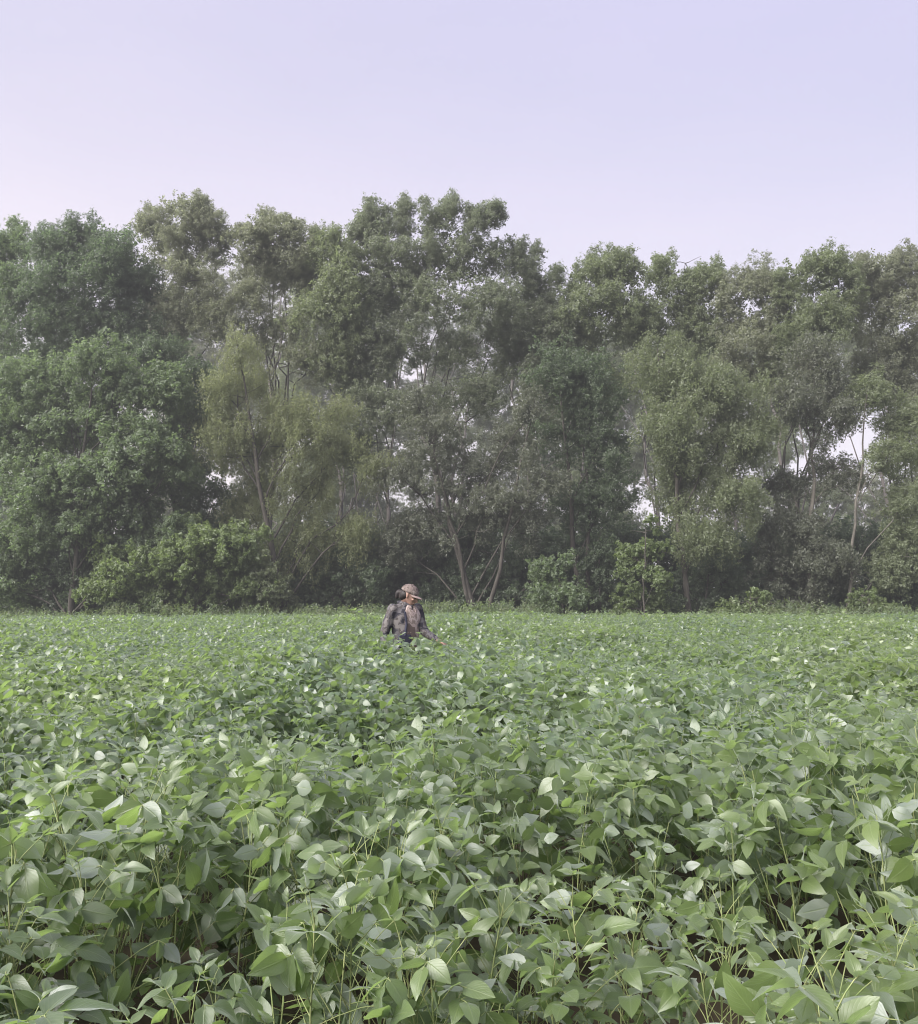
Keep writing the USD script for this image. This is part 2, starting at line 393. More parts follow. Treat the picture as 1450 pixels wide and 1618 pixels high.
BACK = 'tall trees of the windbreak behind the field'
T('broadleaf_tree', 'pale green tree cut off by the left edge of the picture', 'tree', -25, 50, [(5, 385, 42, 36), (-30, 420, 60, 50), (15, 455, 48, 40), (-40, 510, 70, 60), (-30, 620, 70, 60), (0, 720, 60, 60)], 'green', seed=11, spires=True, fill=(-83, 33, 500, 900))
T('broadleaf_tree', 'dark green rounded tree second from the left edge, with gaps under its crown', 'tree', 120, 49, [(132, 378, 46, 32), (90, 402, 45, 40), (180, 402, 48, 40), (140, 445, 90, 48), (62, 460, 48, 40), (215, 455, 42, 40), (105, 505, 85, 42), (205, 520, 60, 42), (60, 560, 40, 26)], 'dark', seed=12, spires=True, fill=(62, 178, 540, 900), per=120)
T('broadleaf_tree', 'tallest airy grey green tree left of the middle with a flat feathery top', 'tree', 300, 50, [(300, 338, 46, 26), (245, 350, 34, 18), (342, 372, 34, 34), (285, 388, 52, 34), (300, 440, 55, 42), (335, 495, 42, 46), (275, 500, 45, 40)], 'pale', seed=13, spires=True, fill=(242, 358, 470, 900), leaf=0.115, gate=0.30, clump=0.48, per=120)
T('broadleaf_tree', 'airy pale tree with a bare dark trunk showing below its crown', 'tree', 425, 50, [(440, 355, 42, 20), (398, 375, 32, 26), (470, 385, 42, 30), (430, 420, 55, 38), (395, 458, 30, 26), (480, 440, 42, 36), (458, 515, 44, 34), (492, 560, 38, 36), (398, 520, 26, 36)], 'pale', seed=14, spires=True, fill=(367, 483, 440, 900), leaf=0.115, gate=0.30, clump=0.48, trunk=0.24, per=120)
T('broadleaf_tree', 'slim olive green tree between the airy pale trees and the middle group', 'tree', 530, 48.5, [(522, 392, 30, 30), (545, 440, 38, 48), (508, 490, 42, 40), (558, 505, 38, 38), (530, 560, 45, 40)], 'olive', seed=15, spires=True, thin=0.17, fill=(472, 588, 500, 900))
T('broadleaf_tree', 'dense green tree with twin tops left of the middle', 'tree', 600, 50, [(598, 350, 38, 26), (640, 352, 16, 30), (570, 378, 34, 30), (622, 405, 52, 42), (590, 462, 52, 42), (650, 455, 42, 46), (560, 570, 55, 50), (620, 545, 56, 46), (600, 640, 56, 46), (560, 700, 50, 44)], 'grey', seed=16, spires=True, thin=0.17, fill=(547, 663, 520, 900))
T('broadleaf_tree', 'tall many stemmed tree in the middle with separate pointed tops', 'tree', 715, 49, [(690, 350, 24, 26), (710, 326, 14, 10), (752, 352, 18, 26), (777, 345, 20, 24), (720, 402, 55, 36), (792, 402, 36, 38), (700, 468, 55, 36), (772, 480, 56, 44), (722, 550, 46, 26), (805, 548, 40, 40), (755, 615, 42, 32), (688, 640, 36, 36)], 'grey', seed=17, spires=True, thin=0.17, fill=(682, 798, 500, 900), stems=3, trunk=0.2)
T('broadleaf_tree', 'narrow grey green tree on the right shoulder of the middle group', 'tree', 850, 50, [(832, 412, 22, 22), (850, 462, 36, 32), (832, 522, 46, 46), (880, 522, 38, 46), (860, 610, 50, 46)], 'grey', seed=18, spires=True, thin=0.17, fill=(792, 908, 500, 900))
T('broadleaf_tree', 'fresh green round topped tree right of the dip in the skyline', 'tree', 935, 50, [(900, 448, 32, 20), (960, 428, 38, 22), (990, 418, 32, 18), (950, 482, 66, 42), (900, 532, 48, 46), (1000, 505, 46, 46), (930, 600, 56, 50)], 'olive', seed=19, spires=True, fill=(882, 998, 560, 900))
T('broadleaf_tree', 'green tree with a ragged top right of the round topped tree', 'tree', 1055, 51, [(1045, 428, 28, 18), (1082, 452, 40, 28), (1120, 442, 26, 24), (1060, 520, 56, 46), (1112, 522, 50, 50), (1050, 600, 50, 46)], 'olive', seed=20, spires=True, fill=(1007, 1123, 560, 900))
T('broadleaf_tree', 'slender pale tree with a small rounded top in the right half', 'tree', 1175, 50, [(1190, 442, 36, 20), (1160, 470, 30, 28), (1212, 482, 36, 36), (1180, 545, 56, 46), (1210, 610, 40, 40)], 'pale', seed=21, spires=True, fill=(1122, 1238, 540, 900), gate=0.42)
T('broadleaf_tree', 'broad olive tree second from the right edge', 'tree', 1282, 49, [(1290, 428, 46, 24), (1258, 472, 40, 38), (1332, 442, 36, 28), (1300, 512, 56, 46), (1250, 562, 46, 46)], 'olive', seed=22, spires=True, fill=(1227, 1343, 560, 900), trunk=0.2)
T('broadleaf_tree', 'brownish topped tree cut off by the right edge', 'tree', 1420, 50, [(1395, 430, 48, 24), (1442, 428, 48, 28), (1380, 482, 55, 42), (1445, 500, 56, 46), (1400, 572, 56, 46), (1450, 620, 50, 50)], 'pale', seed=23, spires=True, fill=(1362, 1478, 560, 900))

# the nearer trees, in front of the tall ones
T('bushy_tree', 'big fresh green bushy tree standing forward on the left', 'tree', 110, 45, [(60, 600, 76, 42), (150, 568, 56, 36), (205, 622, 56, 42), (30, 682, 66, 46), (120, 662, 76, 46), (222, 692, 56, 46), (60, 762, 76, 46), (160, 752, 76, 46), (238, 762, 42, 42), (90, 832, 76, 42), (180, 812, 60, 34), (12, 858, 56, 46), (15, 910, 45, 40), (275, 835, 30, 26), (230, 850, 34, 26), (285, 720, 30, 34), (265, 600, 34, 34)], 'green', seed=31, per=120, leaf=0.15, clump=0.5, gate=0.30)
T('maple_shrub', 'low yellow green spreading maple shrub at the field edge on the left', 'shrub', 290, 43.8, [(335, 850, 60, 28), (378, 886, 36, 36), (268, 880, 56, 36), (200, 902, 52, 34), (242, 930, 56, 28), (335, 918, 56, 30), (300, 826, 34, 18), (395, 842, 30, 20), (180, 870, 30, 18), (410, 925, 30, 22), (160, 925, 40, 20)], 'lime', seed=32, leaf=0.15, clump=0.42, trunk=0.07, gate=0.36)
T('shade_tree', 'deep green tree half hidden between the bushy tree and the drooping tree', 'tree', 305, 48, [(300, 600, 56, 40), (300, 660, 56, 60), (290, 745, 50, 46), (335, 800, 56, 40), (250, 560, 50, 40), (280, 850, 60, 40)], 'dark', seed=33)
T('drooping_tree', 'yellowish tree with drooping foliage left of the person', 'tree', 450, 45.5, [(375, 540, 34, 34), (382, 602, 46, 52), (350, 682, 46, 46), (402, 692, 46, 52), (482, 682, 56, 46), (540, 702, 42, 36), (430, 762, 52, 42), (500, 772, 46, 42), (452, 642, 50, 40), (535, 645, 30, 28), (480, 850, 52, 44), (430, 900, 40, 44), (590, 740, 30, 50), (350, 620, 26, 50), (560, 830, 40, 40), (390, 800, 34, 44), (330, 660, 26, 30)], 'yellow', seed=34, hang=0.55, leaf=0.12, gate=0.37, aspect=0.4, up=0.25, trunk=0.18)
T('brownish_tree', 'brownish grey fine leaved tree directly behind the person', 'tree', 760, 46, [(682, 692, 46, 42), (640, 762, 52, 46), (730, 742, 56, 42), (802, 702, 46, 42), (842, 652, 36, 36), (862, 742, 46, 46), (782, 792, 66, 42), (700, 832, 76, 38), (832, 822, 56, 42), (620, 852, 46, 38), (660, 640, 40, 30)], 'brown', seed=35, leaf=0.11, gate=0.42, stems=3, per=120)
T('shade_tree', 'deep green tree right of the brownish tree with dark upright stems', 'tree', 920, 47.5, [(882, 582, 46, 46), (932, 602, 52, 52), (890, 682, 46, 46), (952, 702, 46, 52), (920, 792, 46, 46), (970, 780, 40, 46)], 'dark', seed=36, stems=2)
T('vine_draped_tree', 'grey green tree draped with hanging vines in the right half', 'tree', 1092, 45.5, [(1040, 562, 52, 46), (1100, 602, 56, 52), (1060, 662, 56, 52), (1160, 622, 56, 46), (1200, 682, 38, 46), (1142, 702, 52, 46), (1080, 752, 52, 52), (1160, 782, 46, 46), (1110, 842, 56, 38)], 'olive', seed=37, hang=0.5, up=0.3)
T('vine_draped_tree', 'tree with a straight vine wrapped trunk rising from the field edge on the right', 'tree', 1278, 45.8, [(1312, 642, 42, 52), (1250, 622, 28, 36), (1320, 742, 46, 36), (1258, 832, 52, 42), (1240, 760, 24, 36), (1300, 880, 46, 40), (1290, 560, 46, 40)], 'brown', seed=38, hang=0.4, trunk=0.15, up=0.3, bark=PALE_BARK)
T('leaning_tree', 'slanting thin trunked tree near the right edge', 'tree', 1330, 45.2, [(1372, 622, 34, 40), (1440, 682, 46, 52), (1402, 722, 36, 26), (1432, 792, 38, 52), (1440, 872, 46, 46), (1392, 902, 36, 36)], 'olive', seed=39, trunk=0.10, bark=PALE_BARK)

# undergrowth, shrub by shrub
SH = [
    ('bushy_shrub', 'rounded green shrub just right of the person at the field edge', 895, 43.8, [(880, 890, 36, 26), (905, 925, 30, 30), (868, 935, 30, 26), (850, 905, 30, 30)], 'green', 0.18),
    ('upright_shrub', 'upright bright yellow green sapling against the dark trees in the right half', 1015, 43.8, [(1020, 835, 30, 18), (1005, 870, 24, 18), (1030, 865, 26, 14), (1000, 905, 34, 22), (1040, 910, 24, 20), (1015, 945, 42, 22)], 'lime', 0.2),
    ('low_shrub', 'low yellow green shrub right of the bright sapling', 1185, 43.6, [(1185, 942, 34, 18), (1160, 955, 26, 14), (1212, 952, 24, 16)], 'lime', 0.18),
    ('low_shrub', 'low yellow green shrub near the slanting tree', 1372, 43.6, [(1372, 945, 30, 18), (1350, 955, 22, 12), (1400, 958, 20, 12)], 'lime', 0.18),
    ('dark_shrub', 'wide dark green shrub behind the person', 770, 47.2, [(720, 915, 46, 30), (780, 905, 46, 34), (830, 930, 36, 30), (760, 945, 60, 22), (690, 940, 36, 26)], 'dark', 0.18),
    ('dark_shrub', 'dark shrub between the bright sapling and the low yellow shrub', 1105, 47.0, [(1080, 915, 32, 34), (1120, 905, 36, 34), (1100, 945, 50, 22), (1150, 915, 30, 30)], 'dark', 0.18),
    ('dark_shrub', 'dark shrub left of the person under the drooping tree', 520, 47.0, [(500, 900, 40, 34), (550, 890, 40, 36), (590, 915, 36, 34), (540, 940, 56, 24), (470, 945, 40, 22)], 'dark', 0.18),
    ('dark_shrub', 'dark shrub beneath the big bushy tree at the left edge', 90, 46.5, [(60, 915, 46, 40), (120, 905, 46, 36), (170, 880, 40, 40), (100, 950, 60, 20)], 'dark', 0.18),
    ('dark_shrub', 'dark shrub between the straight trunked tree and the low shrub on the right', 1255, 46, [(1230, 900, 40, 36), (1270, 920, 40, 36), (1310, 915, 36, 40), (1250, 950, 50, 20)], 'brown', 0.16),
    ('dark_shrub', 'dark shrub filling the corner of the wood at the right edge', 1425, 46.8, [(1420, 930, 40, 36), (1450, 900, 36, 40), (1390, 950, 30, 20)], 'dark', 0.18),
    ('dark_shrub', 'dark shrub between the rounded shrub and the bright sapling', 950, 47.2, [(945, 880, 34, 46), (965, 930, 36, 36), (930, 945, 30, 26)], 'dark', 0.18),
    ('bushy_shrub', 'mid green shrub right of the maple shrub at the field edge', 425, 44.2, [(420, 915, 32, 34), (445, 935, 32, 30), (405, 950, 30, 20)], 'olive', 0.17),
]
for i, (nm, lab, base, Y, lobes, look, lf) in enumerate(SH):
    T(nm, lab, 'shrub', base, Y, lobes, look, leaf=lf * 0.8, clump=0.36, trunk=0.05, seed=60 + i, gate=0.40, dens=2.6)

BK = ['behind the big bushy tree on the left', 'behind the maple shrub', 'behind the drooping tree', 'behind the person and the brownish tree', 'behind the brownish tree and the rounded shrub', 'behind the bright sapling', 'behind the vine draped trees', 'behind the slanting tree at the right']
for i, wh in enumerate(BK):
    cx_ = 60 + i * 190
    rr_ = np.random.default_rng(500 + i)
    lb = [(cx_ + dx + rr_.uniform(-20, 20), yy + rr_.uniform(-12, 12), 62, 40) for dx in (-70, 0, 70) for yy in (868, 918, 958)]
    T('shaded_shrub', 'deep shaded bush ' + wh, 'shrub', cx_, 53.5, lb, 'dark', leaf=0.16, clump=0.5, trunk=0.05, seed=520 + i, gate=0.30, dens=2.2, per=120)

# grass verge between crop and trees
rng = np.random.default_rng(5)
n = 2600
gx = rng.uniform(-27, 27, n); gy = 41.6 + 3.6 * rng.random(n)
tall = 0.35 + 1.1 * meshkit.fbm(np.stack([gx * 0.35, gy * 0.35, 0 * gx], -1), 3, 3)
vw = UsdGeom.PointInstancer.Define(stage, '/World/verge_weeds')
tag(vw, 'low rough weeds and seedlings growing along the foot of the trees', 'weeds', None, 'stuff')
paths = []
for k in range(6):
    pth = f'/World/verge_weeds/weed_{k:03d}'
    usdkit.mesh(stage, pth, sprig(rng, 0.30, 70, 0.4, 0.3, 0.3), CROWN['lime' if k == 0 else 'green' if k < 4 else 'olive'])
    paths.append(Sdf.Path(pth))
vw.CreatePrototypesRel().SetTargets(paths)
vw.CreateProtoIndicesAttr(Vt.IntArray.FromNumpy(rng.integers(0, 6, n).astype(np.int32)))
vw.CreatePositionsAttr(Vt.Vec3fArray.FromNumpy(np.stack([gx, gy, ground_z(gx, gy) + tall * rng.uniform(0.25, 1.25, n)], -1).astype(np.float32)))
vw.CreateScalesAttr(Vt.Vec3fArray.FromNumpy((rng.uniform(0.3, 0.5, n)[:, None] * np.array([[1, 1, 1.1]])).astype(np.float32)))
half = rng.uniform(0, np.pi, n)
vw.CreateOrientationsAttr(Vt.QuathArray([Gf.Quath(float(math.cos(q)), 0, 0, float(math.sin(q))) for q in half]))

# ------------------------------------------------------------------ soybean plants


def leaflet(Ln, W, rng, na=5, nv=7, droop=0.25, fold=0.25):
    """A pointed oval blade along +x from the origin, folded along its midrib, in the xy plane."""
    s = np.linspace(0, 1, nv)
    prof = np.sin(np.pi * np.clip(s, 0.0, 1) ** 0.72) ** 0.85 * (1 - 0.12 * s)
    prof[0], prof[-1] = 0.06, 0.015
    u = np.linspace(-1, 1, na)
    S, U = np.meshgrid(s, u, indexing='ij')
    x = S * Ln
    y = U * prof[:, None] * W / 2
    ph = rng.uniform(0, 6.28, 2)
    z = -droop * Ln * S ** 2 + fold * np.abs(y) * (1 - 0.3 * S) - 0.3 * fold * np.abs(y) * np.abs(U)
    z += 0.035 * W * np.sin(S * 9 + ph[0]) * np.abs(U) + 0.02 * W * np.sin(S * 15 + ph[1]) * U
    y = y + 0.06 * Ln * np.sin(S * 2.2) * rng.normal(0, 0.6)
    v = np.stack([x, y, z], -1).reshape(-1, 3)
    i, j = np.meshgrid(np.arange(nv - 1), np.arange(na - 1), indexing='ij')
    q = np.stack([i * na + j, (i + 1) * na + j, (i + 1) * na + j + 1, i * na + j + 1], -1).reshape(-1, 4)
    uv = np.stack([(U + 1) / 2, S], -1).reshape(-1, 2)
    return v, q, uv


def rot(az, pitch, roll):
    ca, sa, cp, sp, cr, sr = math.cos(az), math.sin(az), math.cos(pitch), math.sin(pitch), math.cos(roll), math.sin(roll)
    Rz = np.array([[ca, -sa, 0], [sa, ca, 0], [0, 0, 1]])
    Ry = np.array([[cp, 0, -sp], [0, 1, 0], [sp, 0, cp]])     # positive pitch lifts +x
    Rx = np.array([[1, 0, 0], [0, cr, -sr], [0, sr, cr]])
    return Rz @ Ry @ Rx


def soy_parts(rng, na, nv, leggy=False, nleaf=17, psides=5):
    """(stem mesh, [(petiole mesh, [(leaflet v, q, uv) x 3])])."""
    H = rng.uniform(0.78, 0.90)
    lean = rng.normal(0, 0.06, 2)
    zs = np.linspace(0, H, 8)
    sp = np.stack([lean[0] * (zs / H) ** 1.5 + rng.normal(0, 0.006, 8), lean[1] * (zs / H) ** 1.5 + rng.normal(0, 0.006, 8), zs], -1)
    sp[0, 2] = -0.03
    stem = Geo().add(*tube(sp, np.linspace(0.0042, 0.0020, 8), psides + 1))
    for k in range(2):   # side branches
        a = rng.uniform(0, 6.28); z0 = rng.uniform(0.08, 0.25)
        p0 = np.array([np.interp(z0, zs, sp[:, 0]), np.interp(z0, zs, sp[:, 1]), z0])
        p1 = p0 + np.array([math.cos(a) * 0.16, math.sin(a) * 0.16, rng.uniform(0.35, 0.5)])
        stem.add(*tube(limb(p0, p1, 0.004, 0.002, rng, 5, 0.05, -0.05)[0], np.linspace(0.004, 0.002, 5), psides))
    out = []
    az = rng.uniform(0, 6.28)
    for i in range(nleaf):
        f = i / (nleaf - 1)
        z0 = H * (0.16 + 0.82 * f ** 0.75)
        if leggy and z0 < 0.5 * H:
            continue
        az += math.radians(137) + rng.normal(0, 0.35)
        p0 = np.array([np.interp(z0, zs, sp[:, 0]), np.interp(z0, zs, sp[:, 1]), z0])
        pl = (0.27 - 0.17 * f) * rng.uniform(0.75, 1.25)
        el = math.radians(rng.normal(28 + 34 * f, 10))
        d = np.array([math.cos(az) * math.cos(el), math.sin(az) * math.cos(el), math.sin(el)])
        p1 = p0 + d * pl + np.array([0, 0, -0.02 * (1 - f)])
        pp, rr = limb(p0, p1, 0.0017, 0.0011, rng, 4, 0.04, 0.05)
        pet = Geo().add(*tube(pp, rr, psides))
        size = (0.103 - 0.022 * f ** 2) * rng.uniform(0.8, 1.18)
        if i >= nleaf - 2:
            size *= 0.62
        pitch0 = rng.normal(0.03, 0.50)
        roll0 = rng.normal(0, 0.56)
        if rng.random() < 0.34:
            roll0 += rng.choice([-1, 1]) * rng.uniform(1.2, 2.8)
        tl = []
        d0 = rng.uniform(0.05, 0.55); f0 = rng.uniform(0.0, 0.5)
        young = i >= nleaf - 3
        if young:
            pitch0 = rng.normal(0.7, 0.35); f0 = rng.uniform(0.3, 0.8); roll0 = rng.normal(0, 0.5)
        for k, da in enumerate((0.0, 1.25, -1.25)):
            ls = size * (1.0 if k == 0 else 0.92)
            v, q, uv = leaflet(ls, ls * rng.uniform(0.58, 0.72) * (0.78 if young else 1), rng, na, nv, d0, f0)
            off = 0.022 if k == 0 else 0.004
            R = rot(az + da + rng.normal(0, 0.15), pitch0 * (1 if k == 0 else 0.8) + rng.normal(0, 0.16), roll0 * (1 if k == 0 else 0.7) + rng.normal(0, 0.22))
            R0 = rot(az, pitch0 * 0.5, 0)
            base = p1 + R0 @ np.array([off, 0, 0])
            # little stalk
            tl.append((v @ R.T + base, q, uv))
            pet.add(*tube(np.stack([p1, base, base + R @ np.array([0.012, 0, 0.0004])]), [0.0013, 0.0012, 0.0008], 4))
        out.append((pet.mesh(), tl))
    return stem.mesh(), out


def cls(path):
    c = stage.CreateClassPrim(path)
    return c


def join(tl):
    g, uvs = Geo(), []
    for v, q, uv in tl:
        g.add(v, q); uvs.append(uv)
    return g.mesh(), np.vstack(uvs)


NEAR, MID, FAR = [], [], []
rng = np.random.default_rng(77)
for k in range(12):
    c = cls(f'/World/near_soybean_kind_{k:03d}')
    st, lv = soy_parts(rng, 5, 7, leggy=k >= 9, nleaf=23)
    obj('stem', st, STEM, c, smooth=True)
    for pm, tl in lv:
        lf = obj('leaf', pm, STEM, c, smooth=True)
        for v, q, uv in tl:
            obj('leaflet', (v, q), SOY, lf, smooth=True, uv=uv)
    NEAR.append(str(c.GetPath()))
for k in range(12):
    c = cls(f'/World/soybean_kind_{k:03d}')
    st, lv = soy_parts(rng, 3, 6, nleaf=22, psides=3)
    obj('stem', st, STEM, c, smooth=True)
    for pm, tl in lv:
        (v, f), uv = join(tl)
        allv = np.vstack([v, pm[0]]); allf = np.vstack([f, pm[1] + len(v)])
        obj('leaf', (allv, allf), SOY, c, smooth=True, uv=np.vstack([uv, np.full((len(pm[0]), 2), 0.5)]))
    MID.append(str(c.GetPath()))

# where they stand: drilled rows with jitter, thinned at the gaps the photograph shows
PERSON = np.array([(640 - CX) / FPX * 11.6, 11.6])
HC = 0.62
GAPS = [(620, 1490, 0.22, 0.0), (700, 1500, 0.17, 0.0), (880, 1500, 0.21, 0.0), (1430, 1500, 0.2, 0.0), (740, 1610, 0.22, 0.82), (650, 1080, 0.6, 0.62), (860, 1225, 0.32, 0.55), (1250, 1245, 0.26, 0.0), (1090, 1205, 0.3, 0.7), (1410, 1070, 0.5, 0.72), (1240, 1320, 0.2, 0.6), (540, 1085, 0.4, 0.75), (330, 1290, 0.2, 0.6), (480, 1420, 0.12, 0.0), (150, 1420, 0.16, 0.6), (1000, 1400, 0.16, 0.6)]
gap_at = []
for px, py, r, fac in GAPS:
    d = HC * FPX / (py - 930)
    gap_at.append(((px - CX) / FPX * d, d, r, fac))
rng = np.random.default_rng(2024)
row, gapx = 0.31, 0.23
rot_field = math.radians(14)
us = np.arange(-44, 44, row); vs = np.arange(-44, 44, gapx)
U, V = np.meshgrid(us, vs, indexing='ij')
U = U + rng.normal(0, 0.045, U.shape); V = V + rng.uniform(-0.1, 0.1, V.shape)
X = (U * math.cos(rot_field) + V * math.sin(rot_field)).ravel(); Y = (-U * math.sin(rot_field) + V * math.cos(rot_field)).ravel()
R = np.hypot(X, Y)
keep = (Y > -2.5) & (R > 0.75) & (Y < 41.3) & (np.abs(X) < 0.55 * Y + 5.5) & (np.hypot(X - PERSON[0], Y - PERSON[1]) > 0.27)
X, Y, R = X[keep], Y[keep], R[keep]
scale = 1.0 + 0.22 * (meshkit.fbm(np.stack([X * 0.55, Y * 0.55, 0 * X], -1), 3, 9) - 0.5) * 2 + rng.normal(0, 0.045, len(X))
drop = np.zeros(len(X), bool)
for gx_, gy_, r, fac in gap_at:
    w = np.exp(-((X - gx_) ** 2 + ((Y - gy_) / 1.25) ** 2) / (2 * r * r))
    if fac == 0:
        drop |= w > 0.40
    else:
        scale *= 1 - (1 - fac) * w
X, Y, R, scale = X[~drop], Y[~drop], R[~drop], scale[~drop]
Z = ground_z(X, Y)
ROT = rng.uniform(0, 360, len(X))
TILT = rng.normal(0, 4.0, (len(X), 2))
dip = (Y > 0.9) & (np.abs(X) < 0.462 * Y + 0.22)
size_rank = np.where(dip, R, 1e9)
order = np.argsort(size_rank)
near_ids = [i for i in order if R[i] > 1.0][:300]
indiv = np.zeros(len(X), bool); indiv[near_ids] = True
spots = {}
for px, py, lab in ((40, 1570, 'soybean plant filling the bottom left corner of the picture'),
                    (1400, 1590, 'soybean plant in the bottom right corner, nearest the camera there'),
                    (520, 1500, 'soybean plant on the left rim of the dark gap at the bottom centre'),
                    (790, 1510, 'soybean plant with bare stems standing between the two dark gaps at the bottom centre'),
                    (960, 1500, 'soybean plant on the right rim of the dark gaps at the bottom centre'),
                    (1340, 1500, 'soybean plant on the left rim of the dark gap at the lower right edge'),
                    (1250, 1300, 'soybean plant just in front of the dark gap in the right half of the field')):
    d = HC * FPX / (py - 930)
    x_ = (px - CX) / FPX * d
    i = min((j for j in near_ids if j not in spots), key=lambda j: (X[j] - x_) ** 2 + (Y[j] - d) ** 2)
    spots[i] = lab
rng = np.random.default_rng(31)
FRONT = 'soybean plants at the near edge of the field'
REST = 'soybean plants of the near field'
for n_, i in enumerate(near_ids):
    close = n_ < 70
    special = spots.get(i)
    x = UsdGeom.Xform.Define(stage, numbered('/World/soybean_plant'))
    x.AddTranslateOp().Set(Gf.Vec3d(float(X[i]), float(Y[i]), float(Z[i])))
    x.AddRotateXYZOp().Set(Gf.Vec3f(float(TILT[i, 0]), float(TILT[i, 1]), float(ROT[i])))
    s = float(scale[i]); x.AddScaleOp().Set(Gf.Vec3f(s, s, s))
    p = x.GetPrim()
    src = NEAR[int(rng.integers(len(NEAR)))] if close else MID[int(rng.integers(len(MID)))]
    p.GetReferences().AddInternalReference(src)
    p.SetInstanceable(True)
    if special:
        tag(p, special, 'soybean plant')
    elif close:
        tag(p, 'leafy green soybean plant at the front of the field, its single leaves clearly visible', 'soybean plant', FRONT)
    else:
        tag(p, 'leafy green soybean plant in the closed crop a few steps beyond the front plants', 'soybean plant', REST)

# the rest of the crop, past counting
pi = UsdGeom.PointInstancer.Define(stage, '/World/soybean_crop')
tag(pi, 'dense green soybean crop stretching from behind the near plants to the trees', 'crop', None, 'stuff')
rng = np.random.default_rng(78)
protos = []
for k in range(10):
    st, lv = soy_parts(rng, 3, 5, nleaf=22, psides=3)
    g = Geo()
    for pm, tl in lv:
        for v, q, uv in tl:
            g.add(v, q)
        g.add(*pm)
    g.add(*st)
    path = f'/World/soybean_crop/plant_{k:03d}'
    usdkit.mesh(stage, path, g.mesh(), SOYFAR, smooth=True)
    protos.append(path)
ids = np.nonzero(~indiv)[0]
pi.CreatePrototypesRel().SetTargets([Sdf.Path(p) for p in protos])
pi.CreateProtoIndicesAttr(Vt.IntArray.FromNumpy(rng.integers(0, len(protos), len(ids)).astype(np.int32)))
pi.CreatePositionsAttr(Vt.Vec3fArray.FromNumpy(np.stack([X, Y, Z], -1)[ids].astype(np.float32)))
half = np.radians(ROT[ids]) / 2
pi.CreateOrientationsAttr(Vt.QuathArray([Gf.Quath(float(math.cos(a)), 0, 0, float(math.sin(a))) for a in half]))
pi.CreateScalesAttr(Vt.Vec3fArray.FromNumpy(np.repeat(scale[ids][:, None], 3, 1).astype(np.float32)))
print('plants', len(X), 'crop', len(ids))

# ------------------------------------------------------------------ the person


def sph(c, r, n=2):
    v = trimesh.creation.icosphere(n, 1.0).vertices
    return np.asarray(v) * np.asarray(r) + np.asarray(c)


def hull(*parts):
    return m3.Manifold.hull_points(np.vstack(parts))


def chain(js):
    out = []
    for (a, ra), (b, rb) in zip(js[:-1], js[1:]):
        out.append(hull(sph(a, ra), sph(b, rb)))
    return out


def fuse(parts, length=0.02, it=8):
    m = parts[0]
    for p in parts[1:]:
        m = m + p
    m = m.refine_to_length(length)
    mm = m.to_mesh()
    t = trimesh.Trimesh(np.array(mm.vert_properties[:, :3]), np.array(mm.tri_verts), process=True)
    trimesh.smoothing.filter_taubin(t, 0.5, -0.53, it)
    return t


SKIN = plain('skin', (0.23, 0.135, 0.11), (0.29, 0.18, 0.145), 20, 0.5)


def camo(name, cols, scale):
    return usdkit.material(stage, L + name, {
        'g': ('geometry', {}), 'nz': ('noise_texture', {'scale': scale, 'detail': 3.0, 'distortion': 0.8}),
        'r': ('rgb_ramp', {'ramp': [(0.0, cols[0]), (0.44, cols[1]), (0.53, cols[2]), (0.60, cols[3])], 'interpolate': False}),
        'f': ('noise_texture', {'scale': 180.0}), 'b': ('bump', {'strength': 0.4, 'distance': 0.004}),
        'p': ('principled_bsdf', {'roughness': 0.9, 'specular_ior_level': 0.2})},
        [('g.position', 'nz.vector'), ('nz.fac', 'r.fac'), ('r.color', 'p.base_color'), ('g.position', 'f.vector'), ('f.fac', 'b.height'), ('b.normal', 'p.normal')], surface='p.BSDF')


JACKET = camo('grey_mottled_cloth', [(0.030, 0.028, 0.036), (0.095, 0.088, 0.095), (0.060, 0.052, 0.052), (0.15, 0.135, 0.135)], 11.0)
TAN = camo('tan_mottled_cloth', [(0.15, 0.112, 0.10), (0.38, 0.30, 0.28), (0.23, 0.18, 0.16), (0.45, 0.365, 0.345)], 10.0)
CAPM = camo('brown_cap_cloth', [(0.07, 0.054, 0.050), (0.15, 0.118, 0.11), (0.10, 0.078, 0.072), (0.21, 0.172, 0.162)], 16.0)
BILL = plain('pale_bill_cloth', (0.24, 0.175, 0.165), (0.33, 0.25, 0.235), 30, 0.8)
DARK = plain('dark_cloth', (0.015, 0.015, 0.028), (0.03, 0.03, 0.05), 20, 0.8)
HAIR = plain('dark_hair', (0.012, 0.010, 0.012), (0.03, 0.022, 0.02), 60, 0.6, stretch=(1, 1, 0.2))
TROUSER = plain('dark_trouser_cloth', (0.05, 0.05, 0.06), (0.09, 0.085, 0.09), 20, 0.9)
th_ = math.radians(42)


def W(x, y, z):
    """Body frame (front = -y, the person's left = +x) turned by th_ towards the right of the picture."""
    return np.array([x * math.cos(th_) - y * math.sin(th_), x * math.sin(th_) + y * math.cos(th_), z])


def torso(grow=0.0, z0=0.86, z1=1.43):
    secs = [(0.86, 0.165, 0.115, 0.0), (1.0, 0.15, 0.105, 0.0), (1.15, 0.17, 0.115, -0.005), (1.29, 0.185, 0.115, 0.0), (1.375, 0.17, 0.085, 0.01), (1.43, 0.09, 0.068, 0.005)]
    parts = []
    secs = [s for s in secs if z0 - 0.001 <= s[0] <= z1 + 0.02]
    rings = []
    a = np.linspace(0, 2 * np.pi, 24, endpoint=False)
    for z, rx, ry, oy in secs:
        rings.append(np.array([W((rx + grow) * math.cos(t), oy - 0.03 * (z - 0.9) + (ry + grow) * math.sin(t), z) for t in a]))
    for r0, r1 in zip(rings[:-1], rings[1:]):
        parts.append(hull(r0, r1))
    return parts


